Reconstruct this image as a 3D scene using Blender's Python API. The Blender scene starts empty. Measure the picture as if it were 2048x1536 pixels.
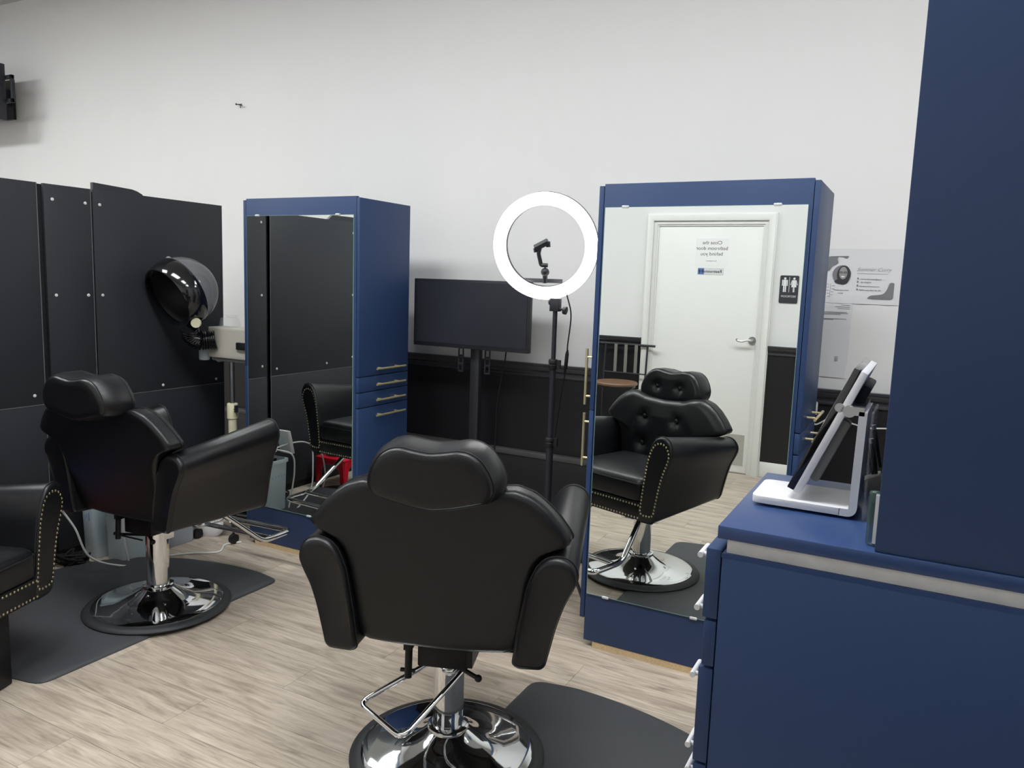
import bpy, bmesh, math, random
from mathutils import Vector, Matrix
random.seed(7)
S = bpy.context.scene
COL = S.collection
PI = math.pi

# ------------------------------------------------------------------ camera, light, exposure
cam_d = bpy.data.cameras.new('camera')
cam = bpy.data.objects.new('camera', cam_d)
COL.objects.link(cam)
S.camera = cam
cam_d.sensor_width = 36.0
cam_d.lens = 1550.0 * 36.0 / 2048.0
cam_d.clip_start = 0.02
R_ = Vector((0.88116453, 0.47160486, 0.03373313))
U_ = Vector((-0.09143761, 0.09997667, 0.9907794))
F_ = Vector((-0.46388386, 0.87612415, -0.13121832))
cam.matrix_world = Matrix(((R_.x, U_.x, -F_.x, 0.0), (R_.y, U_.y, -F_.y, 0.0), (R_.z, U_.z, -F_.z, 1.48), (0, 0, 0, 1)))
W = bpy.data.worlds.new('world')
S.world = W
W.use_nodes = True
W.node_tree.nodes['Background'].inputs[0].default_value = (0.85, 0.92, 1.0, 1)
W.node_tree.nodes['Background'].inputs[1].default_value = 0.3
S.view_settings.view_transform = 'Standard'
S.view_settings.look = 'None'
S.view_settings.gamma = 1.0
S.view_settings.use_curve_mapping = False
S.view_settings.exposure = 0.0
PANEL_LIGHT = 25.0      # emission of the ceiling light diffusers
RING_LIGHT = 12.0       # emission of the ring light

# ------------------------------------------------------------------ materials
def lin(c):
    c /= 255.0
    return c / 12.92 if c <= 0.04045 else ((c + 0.055) / 1.055) ** 2.4
def rgb(r, g, b):
    return (lin(r), lin(g), lin(b), 1.0)

def mat(name, col, rough=0.5, metal=0.0, spec=0.5, bump=0.0, scale=200.0, vary=0.06, vscale=6.0, trans=0.0, coat=0.0, alpha=1.0, ior=1.45):
    m = bpy.data.materials.new(name)
    m.use_nodes = True
    nt = m.node_tree
    b = nt.nodes['Principled BSDF']
    b.inputs['Roughness'].default_value = rough
    b.inputs['Metallic'].default_value = metal
    b.inputs['Specular IOR Level'].default_value = spec
    b.inputs['Transmission Weight'].default_value = trans
    b.inputs['Coat Weight'].default_value = coat
    b.inputs['Alpha'].default_value = alpha
    b.inputs['IOR'].default_value = ior
    tc = nt.nodes.new('ShaderNodeTexCoord')
    n = nt.nodes.new('ShaderNodeTexNoise')
    n.inputs['Scale'].default_value = vscale
    n.inputs['Detail'].default_value = 4
    nt.links.new(tc.outputs['Object'], n.inputs['Vector'])
    mx = nt.nodes.new('ShaderNodeMix')
    mx.data_type = 'RGBA'
    mx.inputs[6].default_value = tuple(x * (1 - vary) for x in col[:3]) + (1,)
    mx.inputs[7].default_value = tuple(min(1, x * (1 + vary)) for x in col[:3]) + (1,)
    nt.links.new(n.outputs['Fac'], mx.inputs[0])
    nt.links.new(mx.outputs[2], b.inputs['Base Color'])
    if bump > 0:
        n2 = nt.nodes.new('ShaderNodeTexNoise')
        n2.inputs['Scale'].default_value = scale
        n2.inputs['Detail'].default_value = 3
        nt.links.new(tc.outputs['Object'], n2.inputs['Vector'])
        bp = nt.nodes.new('ShaderNodeBump')
        bp.inputs['Strength'].default_value = bump
        bp.inputs['Distance'].default_value = 0.002
        nt.links.new(n2.outputs['Fac'], bp.inputs['Height'])
        nt.links.new(bp.outputs['Normal'], b.inputs['Normal'])
    return m

def emis(name, col, strength):
    m = bpy.data.materials.new(name)
    m.use_nodes = True
    nt = m.node_tree
    nt.nodes.remove(nt.nodes['Principled BSDF'])
    e = nt.nodes.new('ShaderNodeEmission')
    e.inputs[0].default_value = col
    e.inputs[1].default_value = strength
    nt.links.new(e.outputs[0], nt.nodes['Material Output'].inputs[0])
    return m

def wood_floor(name):
    m = bpy.data.materials.new(name)
    m.use_nodes = True
    nt = m.node_tree
    N = nt.nodes.new
    b = nt.nodes['Principled BSDF']
    tc = N('ShaderNodeTexCoord')
    oi = N('ShaderNodeObjectInfo')
    # per-plank offset along the grain
    off = N('ShaderNodeVectorMath'); off.operation = 'MULTIPLY_ADD'
    cmb = N('ShaderNodeCombineXYZ')
    mul = N('ShaderNodeMath'); mul.operation = 'MULTIPLY'; mul.inputs[1].default_value = 37.0
    nt.links.new(oi.outputs['Random'], mul.inputs[0])
    nt.links.new(mul.outputs[0], cmb.inputs[0]); nt.links.new(mul.outputs[0], cmb.inputs[2])
    add = N('ShaderNodeVectorMath'); add.operation = 'ADD'
    nt.links.new(tc.outputs['Object'], add.inputs[0]); nt.links.new(cmb.outputs[0], add.inputs[1])
    mp = N('ShaderNodeMapping'); mp.inputs['Scale'].default_value = (1.6, 13.0, 1.0)
    nt.links.new(add.outputs[0], mp.inputs[0])
    n1 = N('ShaderNodeTexNoise'); n1.inputs['Scale'].default_value = 2.2; n1.inputs['Detail'].default_value = 9; n1.inputs['Roughness'].default_value = 0.62
    n1.inputs['Distortion'].default_value = 0.9
    nt.links.new(mp.outputs[0], n1.inputs[0])
    cr = N('ShaderNodeValToRGB')
    cr.color_ramp.elements[0].position = 0.30; cr.color_ramp.elements[0].color = rgb(146, 132, 118)
    cr.color_ramp.elements[1].position = 0.70; cr.color_ramp.elements[1].color = rgb(204, 191, 175)
    e = cr.color_ramp.elements.new(0.48); e.color = rgb(180, 167, 151)
    nt.links.new(n1.outputs['Fac'], cr.inputs[0])
    # fine dark streaks
    mp2 = N('ShaderNodeMapping'); mp2.inputs['Scale'].default_value = (3.0, 60.0, 1.0)
    nt.links.new(add.outputs[0], mp2.inputs[0])
    n2 = N('ShaderNodeTexNoise'); n2.inputs['Scale'].default_value = 2.0; n2.inputs['Detail'].default_value = 5; n2.inputs['Distortion'].default_value = 0.5
    nt.links.new(mp2.outputs[0], n2.inputs[0])
    cr2 = N('ShaderNodeValToRGB')
    cr2.color_ramp.elements[0].position = 0.33; cr2.color_ramp.elements[0].color = (0.76, 0.74, 0.72, 1)
    cr2.color_ramp.elements[1].position = 0.52; cr2.color_ramp.elements[1].color = (1, 1, 1, 1)
    nt.links.new(n2.outputs['Fac'], cr2.inputs[0])
    mm = N('ShaderNodeMix'); mm.data_type = 'RGBA'; mm.blend_type = 'MULTIPLY'; mm.inputs[0].default_value = 0.8
    nt.links.new(cr.outputs[0], mm.inputs[6]); nt.links.new(cr2.outputs[0], mm.inputs[7])
    # plank to plank tone
    hs = N('ShaderNodeHueSaturation')
    mr = N('ShaderNodeMapRange'); mr.inputs[3].default_value = 0.9; mr.inputs[4].default_value = 1.06
    nt.links.new(oi.outputs['Random'], mr.inputs[0]); nt.links.new(mr.outputs[0], hs.inputs['Value'])
    nt.links.new(mm.outputs[2], hs.inputs['Color'])
    nt.links.new(hs.outputs[0], b.inputs['Base Color'])
    b.inputs['Roughness'].default_value = 0.42
    b.inputs['Specular IOR Level'].default_value = 0.4
    bp = N('ShaderNodeBump'); bp.inputs['Strength'].default_value = 0.12; bp.inputs['Distance'].default_value = 0.001
    nt.links.new(n2.outputs['Fac'], bp.inputs['Height']); nt.links.new(bp.outputs[0], b.inputs['Normal'])
    return m

M = dict(
    wall=mat('white_wall_paint', rgb(226, 226, 225), 0.6, vary=0.012, vscale=1.2, bump=0.08, scale=90),
    ceil=mat('ceiling_paint', rgb(190, 190, 189), 0.8, vary=0.02),
    wains=mat('black_gloss_wainscot', rgb(30, 30, 33), 0.38, bump=0.15, scale=14, vary=0.12, vscale=2.5),
    rail=mat('black_painted_rail', rgb(60, 61, 66), 0.25, bump=0.05, scale=30),
    ledge=mat('worn_grey_black_ledge', rgb(74, 73, 74), 0.45, vary=0.45, vscale=9),
    floor=wood_floor('vinyl_plank'),
    sub=mat('subfloor', rgb(70, 62, 55), 0.8),
    part=mat('black_laminate_panel', rgb(42, 44, 49), 0.5, spec=0.4, vary=0.06, vscale=3, bump=0.04, scale=60),
    pedge=mat('worn_panel_edge', rgb(95, 95, 97), 0.5, vary=0.3, vscale=20),
    partedge=mat('black_panel_backing', rgb(16, 17, 20), 0.6),
    bolt=mat('white_screw_cap', rgb(205, 205, 202), 0.35, vary=0.1, vscale=60),
    blue=mat('navy_laminate', rgb(41, 62, 99), 0.45, spec=0.38, vary=0.03, vscale=3, bump=0.03, scale=150),
    blue2=mat('navy_painted_counter', rgb(46, 68, 112), 0.32, spec=0.5, vary=0.05, vscale=5),
    bluegap=mat('navy_shadow_gap', rgb(14, 22, 44), 0.7),
    mirror=mat('mirror_silver', (0.85, 0.885, 0.865, 1), 0.0, metal=1.0, vary=0.0),
    medge=mat('mirror_glass_edge', rgb(120, 150, 145), 0.15),
    clip=mat('clear_mirror_clip', rgb(210, 212, 214), 0.2, metal=0.3),
    gold=mat('brushed_brass', rgb(235, 220, 170), 0.3, metal=0.75, vary=0.05),
    silver=mat('satin_nickel', rgb(205, 205, 205), 0.3, metal=1.0, vary=0.04),
    chip=mat('raw_chipboard', rgb(196, 172, 134), 0.85, vary=0.35, vscale=160, bump=0.5, scale=300),
    marble=mat('speckled_laminate', rgb(196, 196, 196), 0.4, vary=0.2, vscale=28),
    leather=mat('black_leatherette', rgb(17, 18, 21), 0.37, spec=0.55, bump=0.22, scale=330, vary=0.1, vscale=4),
    seam=mat('black_piping', rgb(24, 24, 26), 0.5),
    under=mat('black_steel', rgb(16, 16, 18), 0.45, spec=0.4),
    chrome=mat('chrome', (0.78, 0.79, 0.80, 1), 0.05, metal=1.0, vary=0.02),
    rubber=mat('black_rubber', rgb(38, 39, 41), 0.55, vary=0.1),
    nail=mat('antique_brass_nail', rgb(176, 164, 134), 0.28, metal=1.0, vary=0.2, vscale=40),
    foam=mat('charcoal_foam_mat', rgb(62, 64, 67), 0.55, vary=0.14, vscale=2.6, bump=0.12, scale=400),
    tv=mat('tv_screen', rgb(48, 51, 58), 0.25, spec=0.4, vary=0.02),
    tvb=mat('tv_bezel', rgb(38, 40, 47), 0.4),
    pole=mat('black_powdercoat', rgb(40, 41, 46), 0.4),
    white=mat('white_plastic', rgb(226, 226, 228), 0.35, vary=0.02),
    cream=mat('cream_plastic', rgb(216, 211, 180), 0.45, vary=0.03),
    beige=mat('warm_grey_plastic', rgb(196, 192, 180), 0.4, vary=0.03),
    grayp=mat('grey_plastic', rgb(120, 118, 114), 0.5),
    door=mat('white_door_paint', rgb(233, 234, 231), 0.4, vary=0.01),
    frame=mat('white_trim_paint', rgb(228, 229, 226), 0.4, vary=0.02),
    kick=mat('aluminium_kick_plate', rgb(196, 196, 190), 0.35, metal=0.6, vary=0.08),
    paper=mat('paper', rgb(238, 238, 238), 0.7, vary=0.02, vscale=12),
    paper2=mat('printed_paper', rgb(214, 215, 217), 0.7, vary=0.03, vscale=8),
    ink=mat('dark_ink', rgb(60, 60, 62), 0.8),
    inkl=mat('light_ink', rgb(120, 120, 122), 0.8),
    inkg=mat('grey_print', rgb(120, 122, 125), 0.8),
    inkb=mat('blue_print', rgb(96, 124, 190), 0.7),
    skin=mat('photo_mid_grey', rgb(150, 148, 148), 0.8),
    plaque=mat('black_plaque', rgb(52, 54, 58), 0.45),
    stoolwood=mat('brown_wood_seat', rgb(122, 92, 72), 0.4, vary=0.18, vscale=9),
    red=mat('red_plastic', rgb(196, 24, 44), 0.3, vary=0.04),
    bag=mat('blue_plastic_bag', rgb(50, 120, 205), 0.35, vary=0.25, vscale=14, bump=0.8, scale=25),
    teal=mat('teal_towel', rgb(170, 225, 218), 0.8, vary=0.12, vscale=10, bump=0.4, scale=120),
    pink=mat('pink_packaging', rgb(196, 120, 126), 0.6, vary=0.3, vscale=20),
    wbag=mat('white_plastic_bag', rgb(222, 222, 226), 0.45, vary=0.05, bump=0.8, scale=18),
    smoke=mat('smoked_acrylic', rgb(150, 150, 154), 0.04, alpha=0.36, spec=0.8, vary=0.02),
    clear=mat('clear_acrylic', rgb(225, 232, 235), 0.05, alpha=0.14, spec=0.8, vary=0.0),
    frost=mat('frosted_plastic', rgb(190, 204, 206), 0.3, alpha=0.62, vary=0.04),
    tub=mat('translucent_tub', rgb(224, 238, 244), 0.25, alpha=0.7, spec=0.6, vary=0.08, vscale=8),
    tubg=mat('grey_tub', rgb(170, 178, 188), 0.35, alpha=0.85, vary=0.05),
    glossblack=mat('gloss_black_plastic', rgb(18, 19, 22), 0.12, spec=0.6, coat=0.4),
    black=mat('matt_black', rgb(20, 20, 22), 0.6),
    hair=mat('black_fibre', rgb(14, 13, 14), 0.7),
    glassg=mat('green_edge_glass', rgb(66, 92, 84), 0.05, alpha=0.5, spec=0.8, vary=0.0),
    wcord=mat('white_cord', rgb(222, 222, 220), 0.45),
    bcord=mat('black_cord', rgb(20, 20, 22), 0.5),
    ringbody=mat('ring_light_housing', rgb(58, 60, 66), 0.4),
    glow=emis('ring_diffuser_glow', (1, 0.98, 0.95, 1), RING_LIGHT),
    panel=emis('ceiling_diffuser_glow', (0.97, 0.99, 1.0, 1), PANEL_LIGHT),
)

# ------------------------------------------------------------------ object helpers
def tag(o, label=None, cat=None, group=None, kind=None):
    if label: o['label'] = label
    if cat: o['category'] = cat
    if group: o['group'] = group
    if kind: o['kind'] = kind
    return o

def thing(name, loc, label, cat, group=None, rz=0.0):
    o = bpy.data.objects.new(name, None)
    o.empty_display_size = 0.05
    COL.objects.link(o)
    o.location = loc
    o.rotation_euler = (0, 0, rz)
    return tag(o, label, cat, group)

def origin(o):
    """world offset of a thing whose parts are given in world coordinates"""
    while o.parent: o = o.parent
    return o.location

def merge(*geos):
    V, F = [], []
    for v, f in geos:
        k = len(V)
        V += list(v)
        F += [tuple(i + k for i in q) for q in f]
    return V, F

def put(name, geo, m, parent=None, smooth=False, bevel=0.0, seg=2, world=True, label=None, kind=None, angle=40):
    """one mesh object; world=True: coordinates are room coordinates"""
    V, F = geo
    off = Vector((0, 0, 0))
    if parent is not None and world:
        off = origin(parent)
    me = bpy.data.meshes.new(name)
    me.from_pydata([tuple(Vector(v) - off) for v in V], [], F)
    me.validate()
    bm = bmesh.new(); bm.from_mesh(me)
    bmesh.ops.recalc_face_normals(bm, faces=bm.faces)
    if bevel > 0:
        es = [e for e in bm.edges if len(e.link_faces) == 2 and e.calc_face_angle(0) > math.radians(35)]
        bmesh.ops.bevel(bm, geom=es, offset=bevel, segments=seg, affect='EDGES', profile=0.5, clamp_overlap=True)
    bm.to_mesh(me); bm.free()
    o = bpy.data.objects.new(name, me)
    COL.objects.link(o)
    if parent is not None: o.parent = parent
    me.materials.append(m)
    if smooth or bevel > 0:
        me.polygons.foreach_set('use_smooth', [True] * len(me.polygons))
        me.set_sharp_from_angle(angle=math.radians(angle))
    if label: o['label'] = label
    if kind: o['kind'] = kind
    return o

def box(x0, x1, y0, y1, z0, z1):
    V = [(x, y, z) for z in (z0, z1) for y in (y0, y1) for x in (x0, x1)]
    return V, [(0, 2, 3, 1), (4, 5, 7, 6), (0, 1, 5, 4), (2, 6, 7, 3), (0, 4, 6, 2), (1, 3, 7, 5)]

def frame_of(d):
    d = Vector(d).normalized()
    a = Vector((0, 0, 1)) if abs(d.z) < 0.9 else Vector((1, 0, 0))
    u = d.cross(a).normalized()
    return u, d.cross(u).normalized()

def cyl(p0, p1, r0, r1=None, n=20):
    r1 = r0 if r1 is None else r1
    p0, p1 = Vector(p0), Vector(p1)
    u, v = frame_of(p1 - p0)
    V = []
    for p, r in ((p0, r0), (p1, r1)):
        for i in range(n):
            t = 2 * PI * i / n
            V.append(tuple(p + (u * math.cos(t) + v * math.sin(t)) * r))
    F = [(i, (i + 1) % n, n + (i + 1) % n, n + i) for i in range(n)]
    F += [tuple(range(n))[::-1], tuple(range(n, 2 * n))]
    return V, F

def rounded(pts, r, seg=5, closed=False):
    """fillet the corners of a polyline"""
    P = [Vector(p) for p in pts]
    out = []
    n = len(P)
    for i in range(n):
        if not closed and i in (0, n - 1):
            out.append(P[i]); continue
        a, b, c = P[i - 1], P[i], P[(i + 1) % n]
        k = min(r, (a - b).length * 0.45, (c - b).length * 0.45)
        s = b + (a - b).normalized() * k
        e = b + (c - b).normalized() * k
        for j in range(seg + 1):
            t = j / seg
            out.append(s * (1 - t) ** 2 + b * 2 * t * (1 - t) + e * t * t)
    return out

def tube(pts, r, n=10, closed=False):
    P = [Vector(p) for p in pts]
    m = len(P)
    V, F = [], []
    prev = None
    for i in range(m):
        if closed: d = P[(i + 1) % m] - P[i - 1]
        else: d = P[min(i + 1, m - 1)] - P[max(i - 1, 0)]
        if d.length < 1e-9: d = Vector((0, 0, 1))
        d.normalize()
        if prev is None: u, v = frame_of(d)
        else:
            u = (prev - d * prev.dot(d))
            u = u.normalized() if u.length > 1e-6 else frame_of(d)[0]
            v = d.cross(u).normalized()
        prev = u
        rr = r[i] if isinstance(r, (list, tuple)) else r
        for k in range(n):
            t = 2 * PI * k / n
            V.append(tuple(P[i] + (u * math.cos(t) + v * math.sin(t)) * rr))
    rng = m if closed else m - 1
    for i in range(rng):
        for k in range(n):
            a, b = i * n, ((i + 1) % m) * n
            F.append((a + k, a + (k + 1) % n, b + (k + 1) % n, b + k))
    if not closed:
        F.append(tuple(range(n))[::-1]); F.append(tuple(range((m - 1) * n, m * n)))
    return V, F

def spline(pts, k=6):
    P = [Vector(p) for p in pts]
    P = [P[0] * 2 - P[1]] + P + [P[-1] * 2 - P[-2]]
    out = []
    for i in range(1, len(P) - 2):
        for j in range(k):
            t = j / k
            a, b, c, d = P[i - 1], P[i], P[i + 1], P[i + 2]
            out.append(0.5 * ((2 * b) + (c - a) * t + (2 * a - 5 * b + 4 * c - d) * t * t + (3 * b - a - 3 * c + d) * t ** 3))
    out.append(P[-2])
    return out

def lathe(prof, c=(0, 0, 0), n=48, axis=(0, 0, 1)):
    """prof: (radius, height) from bottom to top"""
    ax = Vector(axis).normalized()
    u, v = frame_of(ax)
    c = Vector(c)
    V, F = [], []
    for r, h in prof:
        for i in range(n):
            t = 2 * PI * i / n
            V.append(tuple(c + ax * h + (u * math.cos(t) + v * math.sin(t)) * max(r, 1e-4)))
    for j in range(len(prof) - 1):
        for i in range(n):
            F.append((j * n + i, j * n + (i + 1) % n, (j + 1) * n + (i + 1) % n, (j + 1) * n + i))
    F.append(tuple(range(n))[::-1]); F.append(tuple(range((len(prof) - 1) * n, len(prof) * n)))
    return V, F

def ball(c, r, nu=14, nv=8, sc=(1, 1, 1)):
    V, F = [], []
    for j in range(1, nv):
        ph = PI * j / nv
        for i in range(nu):
            t = 2 * PI * i / nu
            V.append((c[0] + r * sc[0] * math.sin(ph) * math.cos(t), c[1] + r * sc[1] * math.sin(ph) * math.sin(t), c[2] + r * sc[2] * math.cos(ph)))
    top = len(V); V.append((c[0], c[1], c[2] + r * sc[2])); bot = len(V); V.append((c[0], c[1], c[2] - r * sc[2]))
    for j in range(nv - 2):
        for i in range(nu):
            F.append((j * nu + i, (j + 1) * nu + i, (j + 1) * nu + (i + 1) % nu, j * nu + (i + 1) % nu))
    for i in range(nu):
        F.append((top, i, (i + 1) % nu)); k = (nv - 2) * nu
        F.append((bot, k + (i + 1) % nu, k + i))
    return V, F

def prism(outline, y0, y1, plane='xz'):
    """flat outline (a, b) thickened along the third axis"""
    def P(a, b, c):
        return {'xz': (a, c, b), 'yz': (c, a, b), 'xy': (a, b, c)}[plane]
    n = len(outline)
    V = [P(a, b, y0) for a, b in outline] + [P(a, b, y1) for a, b in outline]
    F = [(i, (i + 1) % n, n + (i + 1) % n, n + i) for i in range(n)] + [tuple(range(n))[::-1], tuple(range(n, 2 * n))]
    return V, F

def loft(loops, cap=True):
    n = len(loops[0])
    V = [tuple(p) for l in loops for p in l]
    F = []
    for j in range(len(loops) - 1):
        for i in range(n):
            F.append((j * n + i, j * n + (i + 1) % n, (j + 1) * n + (i + 1) % n, (j + 1) * n + i))
    if cap:
        F.append(tuple(range(n))[::-1]); F.append(tuple(range((len(loops) - 1) * n, len(loops) * n)))
    return V, F

def smooth_outline(pts, r=0.02, seg=4):
    return [(p.x, p.y) for p in rounded([(a, b, 0) for a, b in pts], r, seg, True)]

def resample(pts, n):
    P = [Vector((a, b)) for a, b in pts]
    m = len(P)
    L = [(P[(i + 1) % m] - P[i]).length for i in range(m)]
    tot = sum(L); out = []; i = 0; acc = 0
    for k in range(n):
        t = tot * k / n
        while acc + L[i] < t: acc += L[i]; i += 1
        q = (t - acc) / max(L[i], 1e-9)
        w = P[i].lerp(P[(i + 1) % m], q); out.append((w.x, w.y))
    return out

def tuft(place, spots, depth, sig, sgn=1):
    """sink the front of a cushion around its buttons"""
    def f(a, b, d):
        x, y, z = place(a, b, d)
        if d > -.165:
            for u_, v_ in spots: y -= sgn * depth * math.exp(-((a - u_) ** 2 + (b - v_) ** 2) / (2 * sig * sig))
        return (x, y, z)
    return f

def cushion(outline, c, prof, place):
    """outline (a,b) star-shaped about c; prof = [(scale, depth)...] back to front; place(a,b,depth)->xyz"""
    loops = []
    for s, d in prof:
        loops.append([place(c[0] + (a - c[0]) * s, c[1] + (b - c[1]) * s, d) for a, b in outline])
    return loft(loops)

FONT = None
def text_geo(body, size, shear=0.0, depth=0.0002, align='LEFT', bold=0.0):
    cu = bpy.data.curves.new('lettering', 'FONT')
    cu.body = body; cu.size = size; cu.shear = shear; cu.extrude = depth; cu.align_x = align; cu.offset = bold
    cu.resolution_u = 3
    ob = bpy.data.objects.new('lettering', cu)
    COL.objects.link(ob)
    bpy.context.view_layer.update()
    me = bpy.data.meshes.new_from_object(ob.evaluated_get(bpy.context.evaluated_depsgraph_get()))
    V = [tuple(v.co) for v in me.vertices]; F = [tuple(p.vertices) for p in me.polygons]
    bpy.data.objects.remove(ob); bpy.data.curves.remove(cu); bpy.data.meshes.remove(me)
    return V, F

def lettering(body, size, pos, normal, m, parent, name='lettering', **k):
    """text standing on a wall; normal '-y' is read looking along +y, '+y' the other way"""
    V, F = text_geo(body, size, **k)
    out = []
    for x, y, z in V:
        if normal == '-y': out.append((pos[0] + x, pos[1] - z, pos[2] + y))
        else: out.append((pos[0] - x, pos[1] + z, pos[2] + y))
    return put(name, (out, F), m, parent)

def copy_tree(o, parent=None):
    c = o.copy(); COL.objects.link(c); c.parent = parent
    for ch in list(o.children): copy_tree(ch, c)
    return c

# ------------------------------------------------------------------ the setting
XL, XR, YF, YB, ZC = -8.0, 3.0, -0.63, 3.75, 3.5
fl = put('floor', box(XL, XR, YF, YB, -0.12, -0.012), M['sub'], kind='structure')
PW, PL = 0.184, 1.22
y = YF; row = 0
while y < YB - 0.01:
    x = XL - (row * 0.43 % 1) * PL
    y1 = min(y + PW, YB)
    while x < XR:
        a, b = max(x, XL), min(x + PL, XR)
        if b - a > 0.03:
            o = put('plank', box(a + 0.0006, b - 0.0006, y + 0.0006, y1 - 0.0006, -0.012, 0.0), M['floor'], fl)
        x += PL
    y = y1; row += 1
put('ceiling', box(XL, XR, YF, YB, ZC, ZC + 0.1), M['ceil'], kind='structure')
wb = put('wall_back', box(XL - 0.1, XR + 0.1, YB, YB + 0.12, -0.12, ZC + 0.1), M['wall'], kind='structure')
put('wainscot', box(XL, XR, YB - 0.012, YB, 0.0, 1.0), M['wains'], wb)
put('lower_ledge', box(XL, XR, YB - 0.05, YB - 0.012, 0.0, 0.535), M['wains'], wb, bevel=0.004)
put('ledge_cap', box(XL, XR, YB - 0.058, YB - 0.012, 0.535, 0.565), M['ledge'], wb, bevel=0.006)
put('wall_left', box(XL - 0.1, XL, YF, YB, -0.12, ZC), M['wall'], kind='structure')
put('wall_right', box(XR, XR + 0.1, YF, YB, -0.12, ZC), M['wall'], kind='structure')
wf = put('wall_front', box(XL - 0.1, XR + 0.1, YF - 0.12, YF, -0.12, ZC + 0.1), M['wall'], kind='structure')
RAIL = [(0, .985), (.010, .985), (.012, .993), (.006, 1.0), (.008, 1.012), (.020, 1.02), (.027, 1.032), (.030, 1.042), (.034, 1.045), (.034, 1.056), (0, 1.056)]
def rail(name, x0, x1, yw, sgn):
    V, F = prism([(yw + sgn * d, z - .008) for d, z in RAIL], x0, x1, 'yz')
    return put(name, (V, F), M['rail'], kind='structure')
rail('trim_1', XL, XR, YB - 0.012, -1)
put('wainscot', box(XL, -2.10, YF, YF + 0.010, 0.0, 1.0), M['wains'], wf)
put('wainscot', box(-1.07, XR, YF, YF + 0.010, 0.0, 1.0), M['wains'], wf)
rail('trim_2', XL, -2.10, YF + 0.010, 1)
rail('trim_3', -1.07, XR, YF + 0.010, 1)
put('baseboard_front', merge(box(-1.07, XR, YF, YF + 0.018, 0, 0.125), box(XL, -2.10, YF, YF + 0.018, 0, 0.125)), M['frame'], kind='structure', bevel=0.003)
# door and its casing, seen in the right-hand mirror
d1 = put('door_1', box(-2.01, -1.135, YF + 0.001, YF + 0.012, 0.012, 2.005), M['door'], kind='structure', bevel=0.001)
def u_frame(xo0, xo1, zo, w0, w1, d0, d1_):
    """mitred U-shaped moulding layer, from w0 to w1 in from the outer edge"""
    o = [(xo0 + w0, 0), (xo0 + w0, zo - w0), (xo1 - w0, zo - w0), (xo1 - w0, 0), (xo1 - w1, 0), (xo1 - w1, zo - w1), (xo0 + w1, zo - w1), (xo0 + w1, 0)]
    return prism(o, YF + d0, YF + d1_, 'xz')
put('casing', u_frame(-2.10, -1.07, 2.070, 0, .088, 0, .030), M['frame'], d1, bevel=0.003)
put('casing_moulding', u_frame(-2.10, -1.07, 2.070, .008, .060, .030, .046), M['frame'], d1, bevel=0.004)
put('door_stop', u_frame(-2.10, -1.07, 2.070, .084, .100, 0, .022), M['frame'], d1, bevel=0.002)
put('kick_plate', box(-1.40, -1.20, YF + 0.012, YF + 0.0145, 0.07, 0.32), M['kick'], d1)
put('hinge', cyl((-2.016, YF + 0.018, 0.9), (-2.016, YF + 0.018, 1.0), 0.006, n=8), M['silver'], d1)
hd = put('handle_rose', cyl((-1.195, YF + 0.012, 1.08), (-1.195, YF + 0.024, 1.08), 0.034, 0.030, n=24), M['silver'], d1, smooth=True)
put('door_lever', tube(spline([(-1.195, YF + 0.022, 1.08), (-1.195, YF + 0.06, 1.08), (-1.225, YF + 0.066, 1.083), (-1.265, YF + 0.064, 1.072), (-1.300, YF + 0.062, 1.078), (-1.305, YF + 0.060, 1.092)]), 0.0085, 8), M['silver'], d1, smooth=True)
# ceiling lights
def ceiling_light(x, yy, lab):
    t = thing('ceiling_light', (x, yy, ZC), lab, 'light', 'recessed ceiling panel lights')
    put('frame', merge(box(x - .62, x + .62, yy - .32, yy - .30, ZC - .03, ZC), box(x - .62, x + .62, yy + .30, yy + .32, ZC - .03, ZC),
                       box(x - .62, x - .60, yy - .30, yy + .30, ZC - .03, ZC), box(x + .60, x + .62, yy - .30, yy + .30, ZC - .03, ZC)), M['frame'], t)
    put('diffuser', box(x - .60, x + .60, yy - .30, yy + .30, ZC - .02, ZC - .005), M['panel'], t)
for x in (-6.6, -4.6, -2.6, -0.6, 1.4):
    ceiling_light(x, 1.35, {-6.6: 'ceiling light panel nearest the left wall', -4.6: 'ceiling light panel just beyond the black partition', -2.6: 'ceiling light panel above the black armchair and left mat', -0.6: 'ceiling light panel above the front salon chair', 1.4: 'ceiling light panel behind the navy counter, nearest the right wall'}[x])

# ------------------------------------------------------------------ mirrored station cabinets
def bar_handle(x, y0, y1, z, name, parent, m='gold', off=0.033, sgn=1, r=0.0055):
    """bar handle running along y on a face at x, standing off in direction sgn"""
    xb = x + sgn * off
    e = (y1 - y0) * 0.2
    g = merge(cyl((xb, y0, z), (xb, y1, z), r, n=12), cyl((x, y0 + e, z), (xb, y0 + e, z), r * .8, n=10), cyl((x, y1 - e, z), (xb, y1 - e, z), r * .8, n=10))
    return put(name, g, M[m], parent, smooth=True)

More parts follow.
